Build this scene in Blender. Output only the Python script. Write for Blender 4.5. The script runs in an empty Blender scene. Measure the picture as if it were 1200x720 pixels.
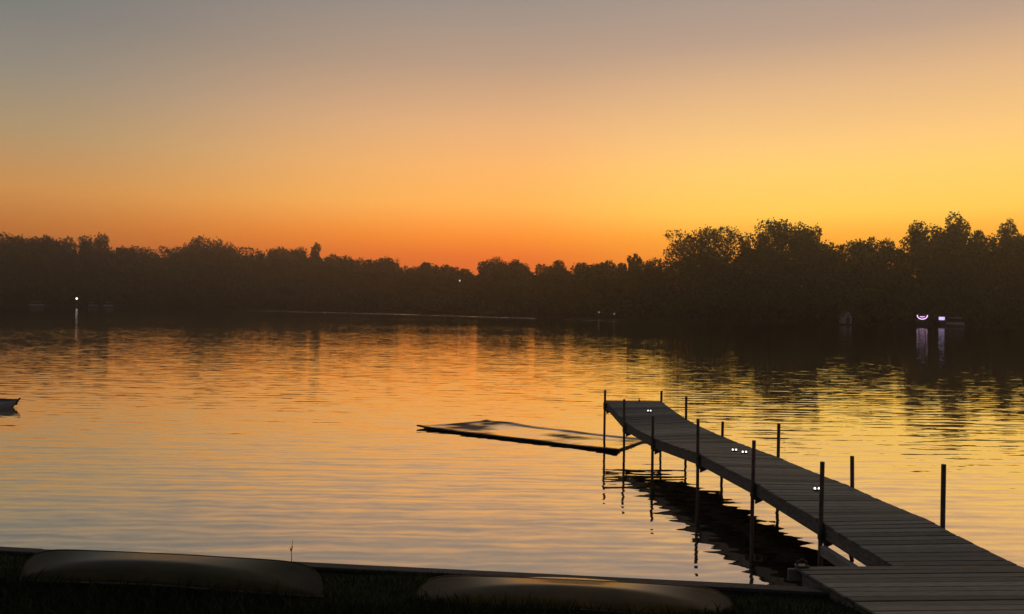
import bpy, bmesh, math, random
import numpy as np
from mathutils import Matrix, Vector

SC = bpy.context.scene
COL = SC.collection
R = math.radians
rng = np.random.default_rng(7)
random.seed(7)

# ------------------------------------------------------------------ camera
CAM_H = 4.0
cd = bpy.data.cameras.new('camera')
cam = bpy.data.objects.new('camera', cd)
COL.objects.link(cam)
cd.sensor_width = 36.0
cd.lens = 27.0
cd.clip_start = 0.05
cd.clip_end = 6000
cam.matrix_world = Matrix.Translation((0, 0, CAM_H)) @ Matrix.Rotation(R(90 - 0.255), 4, 'X') @ Matrix.Rotation(R(0.8), 4, 'Z')
SC.camera = cam

# ------------------------------------------------------------------ colour helpers
def lin(c):
    c = c / 255.0
    return c / 12.92 if c <= 0.04045 else ((c + 0.055) / 1.055) ** 2.4
def srgb(r, g, b):
    return (lin(r), lin(g), lin(b), 1.0)

# ------------------------------------------------------------------ world: dusk sky just after sunset
SUN_AZ = R(29)          # the sun went down behind the trees, right of the middle
world = bpy.data.worlds.new('World')
SC.world = world
world.use_nodes = True
wn, wl = world.node_tree.nodes, world.node_tree.links
wn.clear()
def wnode(t, **kw):
    n = wn.new(t)
    for k, v in kw.items():
        setattr(n, k, v)
    return n
tc = wnode('ShaderNodeTexCoord')
sep = wnode('ShaderNodeSeparateXYZ')
wl.new(tc.outputs['Generated'], sep.inputs[0])
asin = wnode('ShaderNodeMath', operation='ARCSINE')
wl.new(sep.outputs['Z'], asin.inputs[0])
elev = wnode('ShaderNodeMapRange')           # elevation 0..90 degrees -> 0..1, square root spreads the horizon
elev.inputs['From Min'].default_value = 0
elev.inputs['From Max'].default_value = R(90)
wl.new(asin.outputs[0], elev.inputs['Value'])
root = wnode('ShaderNodeMath', operation='SQRT')
wl.new(elev.outputs[0], root.inputs[0])
flat = wnode('ShaderNodeVectorMath', operation='MULTIPLY')
flat.inputs[1].default_value = (1, 1, 0)
wl.new(tc.outputs['Generated'], flat.inputs[0])
nrm = wnode('ShaderNodeVectorMath', operation='NORMALIZE')
wl.new(flat.outputs[0], nrm.inputs[0])
dot = wnode('ShaderNodeVectorMath', operation='DOT_PRODUCT')
dot.inputs[1].default_value = (math.sin(SUN_AZ), math.cos(SUN_AZ), 0)
wl.new(nrm.outputs[0], dot.inputs[0])
def ramp(stops):
    n = wnode('ShaderNodeValToRGB')
    el = n.color_ramp.elements
    n.color_ramp.interpolation = 'EASE' if False else 'LINEAR'
    while len(el) > 1:
        el.remove(el[-1])
    for i, (deg, c) in enumerate(stops):
        e = el[0] if i == 0 else el.new(0.5)
        e.position = math.sqrt(deg / 90.0)
        g = (1.2 - 0.2 * min(max((deg - 7.0) / 11.0, 0), 1)) / 1.25
        q = srgb(*c)
        lo = min(max((6.0 - deg) / 3.0, 0), 1)
        e.color = (q[0] * g, q[1] * g * (1 - 0.07 * lo), q[2] * g * ((0.9 if deg < 8 else 0.95 if deg < 12 else 1) - 0.30 * lo), 1)
    wl.new(root.outputs[0], n.inputs[0])
    return n
SKY_SUN = [(0, (228, 118, 34)), (2.5, (244, 146, 40)), (4, (252, 164, 48)), (5, (255, 176, 60)), (6.6, (254, 202, 88)), (9.5, (253, 205, 112)), (11.3, (250, 199, 126)), (15.3, (226, 182, 136)), (18.5, (190, 162, 141)), (21, (174, 154, 141)), (26, (150, 140, 138)), (36, (118, 117, 124)), (55, (86, 91, 104)), (90, (72, 78, 92))]
SKY_MID = [(0, (208, 80, 34)), (2, (228, 98, 38)), (3.4, (240, 114, 43)), (5.1, (255, 146, 51)), (7.3, (255, 177, 87)), (10, (249, 180, 106)), (12.9, (233, 177, 123)), (17.3, (192, 160, 134)), (21.3, (161, 147, 137)), (26, (142, 136, 135)), (36, (114, 115, 123)), (55, (85, 90, 104)), (90, (72, 78, 92))]
SKY_SIDE = [(0, (150, 84, 52)), (3, (176, 98, 50)), (4.6, (188, 116, 58)), (6.8, (198, 138, 78)), (10.5, (169, 144, 110)), (14.3, (144, 136, 123)), (17.7, (127, 127, 123)), (22, (112, 117, 121)), (30, (96, 105, 116)), (40, (86, 93, 105)), (60, (76, 83, 98)), (90, (72, 78, 92))]
SKY_BACK = [(0, (66, 66, 74)), (6, (84, 80, 86)), (12, (86, 85, 94)), (24, (80, 84, 97)), (50, (74, 80, 94)), (90, (72, 78, 92))]
rampA = ramp(SKY_SUN)
rampB = ramp(SKY_MID)
rampC = ramp(SKY_SIDE)
rampD = ramp(SKY_BACK)
def azfac(c0, c1):
    m = wnode('ShaderNodeMapRange', interpolation_type='SMOOTHSTEP')
    m.inputs['From Min'].default_value = c0
    m.inputs['From Max'].default_value = c1
    wl.new(dot.outputs['Value'], m.inputs['Value'])
    return m
def wmix(f, a, b):
    m = wnode('ShaderNodeMix', data_type='RGBA')
    wl.new(f, m.inputs['Factor'])
    wl.new(a, m.inputs['A'])
    wl.new(b, m.inputs['B'])
    return m.outputs['Result']
fAB = azfac(1.0, math.cos(R(30)))
fBC = azfac(math.cos(R(24)), math.cos(R(64.5)))
fCD = azfac(math.cos(R(60)), -0.6)
c = wmix(fAB.outputs[0], rampA.outputs[0], rampB.outputs[0])
c = wmix(fBC.outputs[0], c, rampC.outputs[0])
c = wmix(fCD.outputs[0], c, rampD.outputs[0])
bg = wnode('ShaderNodeBackground')
bg.inputs['Strength'].default_value = 1.25
wl.new(c, bg.inputs['Color'])
wo = wnode('ShaderNodeOutputWorld')
wl.new(bg.outputs[0], wo.inputs['Surface'])

# ------------------------------------------------------------------ exposure
SC.view_settings.view_transform = 'Standard'
SC.view_settings.look = 'None'
SC.view_settings.exposure = 0
SC.view_settings.gamma = 1
SC.view_settings.use_curve_mapping = False
SC.render.engine = 'CYCLES'
SC.cycles.use_denoising = True
SC.cycles.max_bounces = 6
SC.cycles.caustics_reflective = False
SC.cycles.caustics_refractive = False

# ------------------------------------------------------------------ materials
def mat(name):
    m = bpy.data.materials.new(name)
    m.use_nodes = True
    n, l = m.node_tree.nodes, m.node_tree.links
    return m, n, l, n['Principled BSDF']
def noisy(name, c1, c2, scale=6, rough=0.8, stretch=(1, 1, 1), detail=4, bump=0.0, bdist=0.01, per_object=0.0, per_island=0.0, coat=0.0, spec=0.5, metal=0.0, rough2=None):
    m, n, l, b = mat(name)
    t = n.new('ShaderNodeTexCoord')
    mp = n.new('ShaderNodeMapping')
    mp.inputs['Scale'].default_value = stretch
    l.new(t.outputs['Object'], mp.inputs['Vector'])
    nz = n.new('ShaderNodeTexNoise')
    nz.inputs['Scale'].default_value = scale
    nz.inputs['Detail'].default_value = detail
    if per_object:
        oi = n.new('ShaderNodeObjectInfo')
        ad = n.new('ShaderNodeVectorMath')
        sc = n.new('ShaderNodeVectorMath')
        sc.operation = 'SCALE'
        sc.inputs['Scale'].default_value = 31.0
        cmb = n.new('ShaderNodeCombineXYZ')
        for i in range(3):
            l.new(oi.outputs['Random'], cmb.inputs[i])
        l.new(cmb.outputs[0], sc.inputs[0])
        l.new(mp.outputs[0], ad.inputs[0])
        l.new(sc.outputs[0], ad.inputs[1])
        l.new(ad.outputs[0], nz.inputs['Vector'])
    else:
        l.new(mp.outputs[0], nz.inputs['Vector'])
    cr = n.new('ShaderNodeValToRGB')
    cr.color_ramp.elements[0].position = 0.3
    cr.color_ramp.elements[1].position = 0.7
    cr.color_ramp.elements[0].color = (*c1, 1)
    cr.color_ramp.elements[1].color = (*c2, 1)
    l.new(nz.outputs['Fac'], cr.inputs[0])
    out = cr.outputs[0]
    if per_object or per_island:
        hs = n.new('ShaderNodeHueSaturation')
        mr = n.new('ShaderNodeMapRange')
        k = per_object or per_island
        mr.inputs['To Min'].default_value = 1 - k
        mr.inputs['To Max'].default_value = 1 + k
        if per_object:
            l.new(oi.outputs['Random'], mr.inputs['Value'])
        else:
            g = n.new('ShaderNodeNewGeometry')
            l.new(g.outputs['Random Per Island'], mr.inputs['Value'])
        l.new(mr.outputs[0], hs.inputs['Value'])
        l.new(out, hs.inputs['Color'])
        out = hs.outputs[0]
    l.new(out, b.inputs['Base Color'])
    b.inputs['Roughness'].default_value = rough
    b.inputs['Specular IOR Level'].default_value = spec
    b.inputs['Metallic'].default_value = metal
    b.inputs['Coat Weight'].default_value = coat
    b.inputs['Coat Roughness'].default_value = 0.08
    if rough2 is not None:
        mr2 = n.new('ShaderNodeMapRange')
        mr2.inputs['To Min'].default_value = rough
        mr2.inputs['To Max'].default_value = rough2
        l.new(nz.outputs['Fac'], mr2.inputs['Value'])
        l.new(mr2.outputs[0], b.inputs['Roughness'])
    if bump:
        bp = n.new('ShaderNodeBump')
        bp.inputs['Strength'].default_value = bump
        bp.inputs['Distance'].default_value = bdist
        l.new(nz.outputs['Fac'], bp.inputs['Height'])
        l.new(bp.outputs[0], b.inputs['Normal'])
    return m
def glow(name, col, strength):
    m, n, l, b = mat(name)
    b.inputs['Base Color'].default_value = (0.8, 0.8, 0.8, 1)
    b.inputs['Emission Color'].default_value = (*col, 1)
    b.inputs['Emission Strength'].default_value = strength
    return m

M = {}
M['deck'] = noisy('weathered_deck_board', (0.12, 0.117, 0.09), (0.25, 0.245, 0.195), 5, 0.75, (1.2, 14, 14), 6, 0.5, 0.004, per_object=0.42)
M['beam'] = noisy('weathered_side_beam', (0.11, 0.098, 0.074), (0.25, 0.225, 0.18), 4, 0.8, (14, 1.2, 6), 5, 0.4, 0.005, per_object=0.15)
M['pale_beam'] = noisy('bleached_timber', (0.20, 0.185, 0.155), (0.34, 0.315, 0.27), 4, 0.75, (10, 1.2, 6), 5, 0.4, 0.005)
M['pipe'] = noisy('galvanised_pipe', (0.07, 0.05, 0.04), (0.14, 0.10, 0.08), 9, 0.55, (1, 1, 1), 4, 0.2, 0.003, per_object=0.2, metal=0.3)
M['steel'] = noisy('dark_steel_bracket', (0.05, 0.05, 0.05), (0.12, 0.11, 0.10), 12, 0.5, metal=0.6)
M['lawn'] = noisy('lawn_soil', (0.012, 0.016, 0.007), (0.03, 0.038, 0.015), 3, 0.95, bump=0.6, bdist=0.03, spec=0.1)
M['grass'] = noisy('grass_blade', (0.018, 0.028, 0.009), (0.040, 0.050, 0.016), 2, 0.8, per_island=0.4, spec=0.15)
M['leaf'] = noisy('dark_foliage', (0.030, 0.042, 0.016), (0.070, 0.085, 0.034), 0.25, 0.9, per_island=0.45, spec=0.1)
M['bark'] = noisy('bark', (0.04, 0.03, 0.022), (0.09, 0.07, 0.05), 3, 0.9, (6, 6, 1), bump=0.5, bdist=0.05, spec=0.1)
M['bank'] = noisy('far_bank_earth', (0.030, 0.034, 0.018), (0.06, 0.058, 0.035), 0.12, 0.95, spec=0.1)
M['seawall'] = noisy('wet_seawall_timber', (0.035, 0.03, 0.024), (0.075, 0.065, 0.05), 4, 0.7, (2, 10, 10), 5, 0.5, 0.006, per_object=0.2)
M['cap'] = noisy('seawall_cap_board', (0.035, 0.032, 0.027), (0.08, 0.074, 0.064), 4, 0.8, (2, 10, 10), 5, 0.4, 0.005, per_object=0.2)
M['canoe_olive'] = noisy('olive_hull', (0.058, 0.046, 0.008), (0.098, 0.078, 0.015), 3, 0.34, (1, 3, 3), 6, 0.06, 0.002, coat=0.28, rough2=0.55)
M['canoe_orange'] = noisy('faded_orange_hull', (0.13, 0.080, 0.013), (0.20, 0.125, 0.022), 3, 0.30, (1, 3, 3), 6, 0.06, 0.002, coat=0.5, rough2=0.5)
M['trim'] = noisy('ash_gunwale', (0.05, 0.035, 0.02), (0.10, 0.075, 0.045), 5, 0.45, (1, 8, 8))
def wet_mat():
    # dark foam with films of water lying in its hollows
    m, n, l, b = mat('wet_foam_mat')
    g = n.new('ShaderNodeNewGeometry')
    mp = n.new('ShaderNodeMapping'); mp.inputs['Scale'].default_value = (0.55, 1.0, 1.0)
    mp.inputs['Rotation'].default_value = (0, 0, R(28))
    l.new(g.outputs['Position'], mp.inputs['Vector'])
    t = n.new('ShaderNodeTexNoise'); t.inputs['Scale'].default_value = 0.95; t.inputs['Detail'].default_value = 3
    l.new(mp.outputs[0], t.inputs['Vector'])
    cr = n.new('ShaderNodeValToRGB')
    cr.color_ramp.elements[0].position = 0.36; cr.color_ramp.elements[1].position = 0.52
    l.new(t.outputs['Fac'], cr.inputs[0])
    b.inputs['Base Color'].default_value = (0.032, 0.034, 0.038, 1)
    b.inputs['Roughness'].default_value = 0.6
    b.inputs['Specular IOR Level'].default_value = 0.3
    gl = n.new('ShaderNodeBsdfGlossy'); gl.inputs['Roughness'].default_value = 0.06
    gl.inputs['Color'].default_value = (0.8, 0.8, 0.78, 1)
    mx = n.new('ShaderNodeMixShader')
    sp = n.new('ShaderNodeSeparateXYZ')
    l.new(g.outputs['Normal'], sp.inputs[0])
    fl = n.new('ShaderNodeMapRange')                     # water stays only where the mat lies level
    fl.inputs['From Min'].default_value = 0.985; fl.inputs['From Max'].default_value = 0.996
    l.new(sp.outputs['Z'], fl.inputs['Value'])
    k = n.new('ShaderNodeMath'); k.operation = 'MULTIPLY'
    l.new(fl.outputs[0], k.inputs[0]); l.new(cr.outputs[0], k.inputs[1])
    l.new(k.outputs[0], mx.inputs[0]); l.new(b.outputs[0], mx.inputs[1]); l.new(gl.outputs[0], mx.inputs[2])
    l.new(mx.outputs[0], n['Material Output'].inputs['Surface'])
    return m
M['float'] = wet_mat()
M['boat'] = noisy('grey_boat_hull', (0.26, 0.27, 0.27), (0.38, 0.39, 0.39), 3, 0.5)
M['boat_trim'] = noisy('black_rubber_trim', (0.015, 0.015, 0.015), (0.03, 0.03, 0.03), 6, 0.6)
M['pale_paint'] = noisy('pale_paint', (0.42, 0.42, 0.40), (0.6, 0.6, 0.57), 1.5, 0.7)
M['grey_wall'] = noisy('dim_grey_paint', (0.26, 0.26, 0.25), (0.36, 0.36, 0.34), 1.5, 0.7)
M['roof'] = noisy('dark_roof', (0.05, 0.045, 0.04), (0.09, 0.08, 0.07), 2, 0.85)
M['pane'] = noisy('dark_window_glass', (0.01, 0.012, 0.015), (0.02, 0.022, 0.026), 1, 0.08)
M['plastic'] = noisy('white_plastic', (0.5, 0.5, 0.5), (0.65, 0.65, 0.64), 8, 0.4)
M['blue'] = noisy('blue_hull', (0.02, 0.04, 0.06), (0.04, 0.075, 0.11), 5, 0.35, coat=0.4)
M['straw'] = noisy('dry_weed', (0.06, 0.05, 0.03), (0.12, 0.1, 0.06), 9, 0.9)
M['lamp_white'] = glow('white_lamp', (1.0, 0.97, 0.92), 2.2)
M['lamp_faint'] = glow('faint_lamp', (1.0, 0.9, 0.78), 0.2)
M['lamp_warm'] = glow('warm_lamp', (1.0, 0.86, 0.66), 0.8)
M['lamp_violet'] = glow('violet_tube', (0.92, 0.55, 0.95), 1.7)
M['lamp_violet_box'] = glow('violet_lantern', (0.66, 0.55, 1.0), 1.2)
M['led'] = glow('dock_led', (1.0, 1.0, 0.98), 2.5)

# water: slopes of the ripples come straight from noise fields
def water_material():
    m, n, l, b = mat('lake_water')
    geo = n.new('ShaderNodeNewGeometry')
    def field(sx, sy, scale, detail, amp, off):
        mp = n.new('ShaderNodeMapping')
        mp.inputs['Scale'].default_value = (sx, sy, 1)
        mp.inputs['Location'].default_value = (off, off * 1.7, 0)
        mp.inputs['Rotation'].default_value = (0, 0, R(-6))
        l.new(geo.outputs['Position'], mp.inputs['Vector'])
        t = n.new('ShaderNodeTexNoise')
        t.inputs['Scale'].default_value = scale
        t.inputs['Detail'].default_value = detail
        t.inputs['Roughness'].default_value = 0.55
        l.new(mp.outputs[0], t.inputs['Vector'])
        s = n.new('ShaderNodeVectorMath')
        s.operation = 'SUBTRACT'
        s.inputs[1].default_value = (0.5, 0.5, 0.5)
        l.new(t.outputs['Color'], s.inputs[0])
        k = n.new('ShaderNodeVectorMath')
        k.operation = 'MULTIPLY'
        k.inputs[1].default_value = (amp * 0.6, amp, 0)
        l.new(s.outputs[0], k.inputs[0])
        return k.outputs[0], t
    def math_(op, a, bb=None, clamp=False):
        q = n.new('ShaderNodeMath')
        q.operation = op
        q.use_clamp = clamp
        for i, v in enumerate((a, bb)):
            if v is None:
                continue
            if isinstance(v, (int, float)):
                q.inputs[i].default_value = v
            else:
                l.new(v, q.inputs[i])
        return q.outputs[0]
    def vadd(a, bb):
        q = n.new('ShaderNodeVectorMath')
        l.new(a, q.inputs[0])
        l.new(bb, q.inputs[1])
        return q.outputs[0]
    f1, _ = field(0.35, 1.0, 0.22, 2, WAVE[0], 3.1)
    f2, _ = field(0.26, 1.0, 3.0, 1, WAVE[1], 9.7)
    f3, _ = field(0.30, 1.0, 7.5, 2, WAVE[2], 17.3)
    s = vadd(vadd(f1, f2), f3)
    # small regular wavelets rolling in towards the near bank
    def wavelets(scale, rot, dist, amp, sx):
        mp = n.new('ShaderNodeMapping')
        mp.inputs['Scale'].default_value = (sx, 1, 1)
        mp.inputs['Rotation'].default_value = (0, 0, R(rot))
        l.new(geo.outputs['Position'], mp.inputs['Vector'])
        w = n.new('ShaderNodeTexWave')
        w.wave_type = 'BANDS'
        w.bands_direction = 'Y'
        w.wave_profile = 'SIN'
        w.inputs['Scale'].default_value = scale
        w.inputs['Distortion'].default_value = dist
        w.inputs['Detail'].default_value = 2.0
        w.inputs['Detail Scale'].default_value = 1.6
        w.inputs['Detail Roughness'].default_value = 0.6
        l.new(mp.outputs[0], w.inputs['Vector'])
        c_ = n.new('ShaderNodeCombineXYZ')
        l.new(math_('MULTIPLY', math_('SUBTRACT', w.outputs['Fac'], 0.5), amp), c_.inputs['Y'])
        return c_.outputs[0]
    s = vadd(s, vadd(wavelets(0.95, -3, 7.0, WAVELET, 0.32), wavelets(0.42, 4, 6.0, WAVELET * 0.7, 0.28)))
    # gusts: calmer and livelier patches
    g, gt = field(0.3, 1.0, 0.035, 2, 1, 40)
    gm = n.new('ShaderNodeMapRange')
    gm.inputs['From Min'].default_value = 0.35
    gm.inputs['From Max'].default_value = 0.65
    gm.inputs['To Min'].default_value = 0.75
    gm.inputs['To Max'].default_value = 1.3
    l.new(gt.outputs['Fac'], gm.inputs['Value'])
    # a breeze-ruffled streak in front of the far shore
    sp = n.new('ShaderNodeSeparateXYZ')
    l.new(geo.outputs['Position'], sp.inputs[0])
    x, y = sp.outputs['X'], sp.outputs['Y']
    q = math_('ADD', math_('ADD', y, math_('MULTIPLY', x, 0.98)), math_('SUBTRACT', math_('MULTIPLY', math_('MULTIPLY', x, x), 0.0032), 216.0))
    lim = math_('MULTIPLY', math_('LESS_THAN', x, 48.0), math_('GREATER_THAN', x, -125.0))
    st = n.new('ShaderNodeMapRange')
    st.interpolation_type = 'SMOOTHSTEP'
    st.inputs['From Min'].default_value = 4.0
    st.inputs['From Max'].default_value = 9.0
    st.inputs['To Min'].default_value = 1.0
    st.inputs['To Max'].default_value = 0.0
    l.new(math_('ABSOLUTE', q), st.inputs['Value'])
    streak = math_('MULTIPLY', math_('MULTIPLY', math_('MULTIPLY', st.outputs[0], lim), math_('MULTIPLY', gm.outputs[0], gm.outputs[0])), STREAK)
    # the open lake catches more breeze than the sheltered near shore
    op = n.new('ShaderNodeMapRange')
    op.interpolation_type = 'SMOOTHSTEP'
    op.inputs['From Min'].default_value = 50.0
    op.inputs['From Max'].default_value = 190.0
    op.inputs['To Min'].default_value = 1.0
    op.inputs['To Max'].default_value = OPEN_LAKE
    l.new(y, op.inputs['Value'])
    amp = math_('ADD', math_('MULTIPLY', gm.outputs[0], op.outputs[0]), streak)
    sc = n.new('ShaderNodeVectorMath')
    sc.operation = 'SCALE'
    l.new(s, sc.inputs[0])
    l.new(amp, sc.inputs['Scale'])
    up = n.new('ShaderNodeVectorMath')
    l.new(sc.outputs[0], up.inputs[0])
    # wind-driven ripples are steeper on their lee side, towards the near shore
    far = n.new('ShaderNodeMapRange')
    far.inputs['From Min'].default_value = 14.0
    far.inputs['From Max'].default_value = 75.0
    far.inputs['To Min'].default_value = 0.0
    far.inputs['To Max'].default_value = -LEE
    l.new(y, far.inputs['Value'])
    lee = math_('SUBTRACT', far.outputs[0], math_('MULTIPLY', streak, 0.03))
    cv = n.new('ShaderNodeCombineXYZ')
    l.new(lee, cv.inputs['Y'])
    cv.inputs['Z'].default_value = 1.0
    l.new(cv.outputs[0], up.inputs[1])
    nm = n.new('ShaderNodeVectorMath')
    nm.operation = 'NORMALIZE'
    l.new(up.outputs[0], nm.inputs[0])
    b.inputs['Base Color'].default_value = (0.03, 0.024, 0.014, 1)
    b.inputs['Roughness'].default_value = 0.02
    b.inputs['IOR'].default_value = 1.33
    l.new(nm.outputs[0], b.inputs['Normal'])
    gl = n.new('ShaderNodeBsdfGlossy')
    gl.inputs['Roughness'].default_value = 0.018
    gl.inputs['Color'].default_value = (1.0, 0.955, 0.84, 1)
    l.new(nm.outputs[0], gl.inputs['Normal'])
    mx = n.new('ShaderNodeMixShader')
    mx.inputs[0].default_value = WATER_SHEEN
    l.new(b.outputs[0], mx.inputs[1])
    l.new(gl.outputs[0], mx.inputs[2])
    l.new(mx.outputs[0], n['Material Output'].inputs['Surface'])
    return m
WAVE = (0.007, 0.055, 0.050)
STREAK = 2.3
WAVELET = 0.023
LEE = 0.008
OPEN_LAKE = 1.5
WATER_SHEEN = 0.76
M['water'] = water_material()

# ------------------------------------------------------------------ mesh helpers
class MB:
    """collects verts and faces, then links ONE mesh object"""
    def __init__(self):
        self.v, self.f = [], []
    def add(self, v, f):
        o = len(self.v)
        self.v += [tuple(p) for p in v]
        self.f += [tuple(i + o for i in q) for q in f]
        return self
    def box(self, c, s, rot=None):
        v = [Vector((x * s[0] / 2, y * s[1] / 2, z * s[2] / 2)) for x in (-1, 1) for y in (-1, 1) for z in (-1, 1)]
        if rot is not None:
            v = [rot @ p for p in v]
        v = [p + Vector(c) for p in v]
        return self.add(v, [(0, 1, 3, 2), (4, 6, 7, 5), (0, 4, 5, 1), (2, 3, 7, 6), (0, 2, 6, 4), (1, 5, 7, 3)])
    def bar(self, a, b, w, h):
        """box from a to b, w wide, h high, its top face along a-b"""
        a, b = Vector(a), Vector(b)
        d = (b - a).normalized()
        s = d.cross(Vector((0, 0, 1))).normalized() * (w / 2)
        u = Vector((0, 0, -h))
        v = [a - s, a + s, a + s + u, a - s + u, b - s, b + s, b + s + u, b - s + u]
        return self.add(v, [(0, 1, 2, 3), (7, 6, 5, 4), (0, 4, 5, 1), (1, 5, 6, 2), (2, 6, 7, 3), (3, 7, 4, 0)])
    def tube(self, pts, rad, n=8, cap=True):
        pts = [Vector(p) for p in pts]
        rad = rad if isinstance(rad, (list, tuple)) else [rad] * len(pts)
        rings = []
        for i, p in enumerate(pts):
            d = (pts[min(i + 1, len(pts) - 1)] - pts[max(i - 1, 0)]).normalized()
            ref = Vector((1, 0, 0)) if abs(d.x) < 0.8 else Vector((0, 1, 0))
            a = d.cross(ref).normalized()
            b = d.cross(a)
            rings.append([p + (a * math.cos(t) + b * math.sin(t)) * rad[i] for t in [2 * math.pi * k / n for k in range(n)]])
        v = [p for r_ in rings for p in r_]
        f = []
        for i in range(len(pts) - 1):
            for k in range(n):
                f.append((i * n + k, i * n + (k + 1) % n, (i + 1) * n + (k + 1) % n, (i + 1) * n + k))
        if cap:
            f.append(tuple(range(n - 1, -1, -1)))
            f.append(tuple((len(pts) - 1) * n + k for k in range(n)))
        return self.add(v, f)
    def mesh(self, name, m, smooth=False, bevel=0.0):
        me = bpy.data.meshes.new(name)
        me.from_pydata(self.v, [], self.f)
        bm = bmesh.new()
        bm.from_mesh(me)
        bmesh.ops.recalc_face_normals(bm, faces=bm.faces)
        if bevel:
            bmesh.ops.bevel(bm, geom=bm.edges[:], offset=bevel, segments=1, affect='EDGES')
        bm.to_mesh(me)
        bm.free()
        me.materials.append(M[m])
        if smooth:
            me.polygons.foreach_set('use_smooth', [True] * len(me.polygons))
        return me
    def build(self, name, m, parent=None, smooth=False, bevel=0.0):
        return link(name, self.mesh(name, m, smooth, bevel), parent)
def link(name, me, parent=None):
    o = bpy.data.objects.new(name, me)
    COL.objects.link(o)
    if parent is not None:
        o.parent = parent
    return o
def empty(name, loc=(0, 0, 0), rz=0.0):
    o = bpy.data.objects.new(name, None)
    COL.objects.link(o)
    o.location = loc
    o.rotation_euler = (0, 0, rz)
    o.empty_display_size = 0.2
    return o
def tag(o, label=None, cat=None, group=None, kind=None):
    if label: o['label'] = label
    if cat: o['category'] = cat
    if group: o['group'] = group
    if kind: o['kind'] = kind
    return o
def quads(name, V, m, parent=None):
    """V: (n,4,3) array of loose quads"""
    n = len(V)
    me = bpy.data.meshes.new(name)
    me.vertices.add(n * 4)
    me.vertices.foreach_set('co', V.reshape(-1).astype(np.float32))
    me.loops.add(n * 4)
    me.loops.foreach_set('vertex_index', np.arange(n * 4, dtype=np.int32))
    me.polygons.add(n)
    me.polygons.foreach_set('loop_start', np.arange(0, n * 4, 4, dtype=np.int32))
    me.update()
    me.materials.append(M[m])
    return link(name, me, parent)
def leaf_quads(P, size, flat=0.0):
    """one leaf-shaped quad at each point of P"""
    n = len(P)
    a = rng.normal(size=(n, 3))
    a /= np.linalg.norm(a, axis=1, keepdims=True)
    b = rng.normal(size=(n, 3))
    b -= a * (a * b).sum(1, keepdims=True)
    b /= np.linalg.norm(b, axis=1, keepdims=True)
    s = (rng.uniform(0.6, 1.3, size=(n, 1)) * size)
    a *= s
    b *= s * rng.uniform(0.45, 0.8, size=(n, 1))
    return np.stack([P - a, P - b * 0.9 + a * 0.1, P + a, P + b * 0.9 + a * 0.1], axis=1)

# ------------------------------------------------------------------ the setting
SHORE = [(-1.222, 240), (-1.0, 255), (-0.778, 280), (-0.667, 300), (-0.567, 320), (-0.444, 350), (-0.333, 380), (-0.167, 330), (0.0, 270), (0.111, 230), (0.222, 200), (0.333, 190), (0.444, 185), (0.556, 185), (0.667, 185), (0.889, 180), (1.222, 170)]
SR = np.array([s[0] for s in SHORE]); SY = np.array([s[1] for s in SHORE], float)
HILL = [(-1.2, 8), (-0.6, 9), (-0.33, 11), (-0.15, 7), (0.0, 7), (0.2, 9), (0.5, 10), (1.2, 9)]
HR = np.array([s[0] for s in HILL]); HY = np.array([s[1] for s in HILL], float)
def shore(r_):
    return np.interp(r_, SR, SY) + 2.2 * np.sin(r_ * 41) + 1.2 * np.sin(r_ * 97 + 1)
def bank_z(r_, t):
    """height of the far land t metres behind the water's edge"""
    h = np.interp(r_, HR, HY)
    return np.where(t < 0, -0.6, 0.25 * np.clip(t / 1.5, 0, 1) + h * np.clip((t - 2) / 36.0, 0, 1) ** 1.1)

mb = MB()
mb.add([(-640, -60, 0), (640, -60, 0), (640, 460, 0), (-640, 460, 0)], [(0, 1, 2, 3)])
tag(mb.build('lake_water', 'water'), 'calm lake with small ripples reflecting the orange dusk sky', 'water', kind='structure')

rs = np.linspace(-1.222, 1.222, 160)
ts = np.array([-6, -0.5, 0.3, 1.5, 4, 9, 16, 24, 32, 40, 70, 160, 300.0])
V, F = [], []
for r_ in rs:
    y0 = shore(r_)
    for t in ts:
        z = float(bank_z(r_, np.array(t))) + (0.35 * math.sin(r_ * 70 + t) if 3 < t < 50 else 0)
        V.append((r_ * (y0 + t), y0 + t, z))
nt = len(ts)
for i in range(len(rs) - 1):
    for j in range(nt - 1):
        F.append((i * nt + j, (i + 1) * nt + j, (i + 1) * nt + j + 1, i * nt + j + 1))
mb = MB(); mb.add(V, F)
tag(mb.build('far_shore_ground', 'bank', smooth=True), 'dark wooded far shore rising behind the lake', 'terrain', kind='structure')

# the near lawn, ending at a low seawall
EDGE = ((-7.111, 10.723), (3.326, 9.656))
def edge_y(x):
    return EDGE[0][1] + (x - EDGE[0][0]) * (EDGE[1][1] - EDGE[0][1]) / (EDGE[1][0] - EDGE[0][0])
def lawn_z(x, y):
    t = edge_y(x) - 0.16 - y
    base = 0.44 + 0.085 * t + 0.012 * max(t - 2.5, 0) ** 2
    return min(base, 2.4) + 0.018 * math.sin(x * 2.1 + y) + 0.014 * math.sin(y * 3.3 - x * 0.7)
V, F = [], []
xs = np.linspace(-60, 60, 121)
tt = np.concatenate([np.linspace(0, 5, 26), np.linspace(5.5, 14, 12), [25, 60]])
for x in xs:
    for t in tt:
        y = edge_y(x) - 0.16 - t
        V.append((x, y, lawn_z(x, y)))
nt = len(tt)
for i in range(len(xs) - 1):
    for j in range(nt - 1):
        F.append((i * nt + j, i * nt + j + 1, (i + 1) * nt + j + 1, (i + 1) * nt + j))
mb = MB(); mb.add(V, F)
tag(mb.build('lawn', 'lawn', smooth=True), 'dark grassy bank in the foreground', 'lawn', kind='structure')

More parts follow.
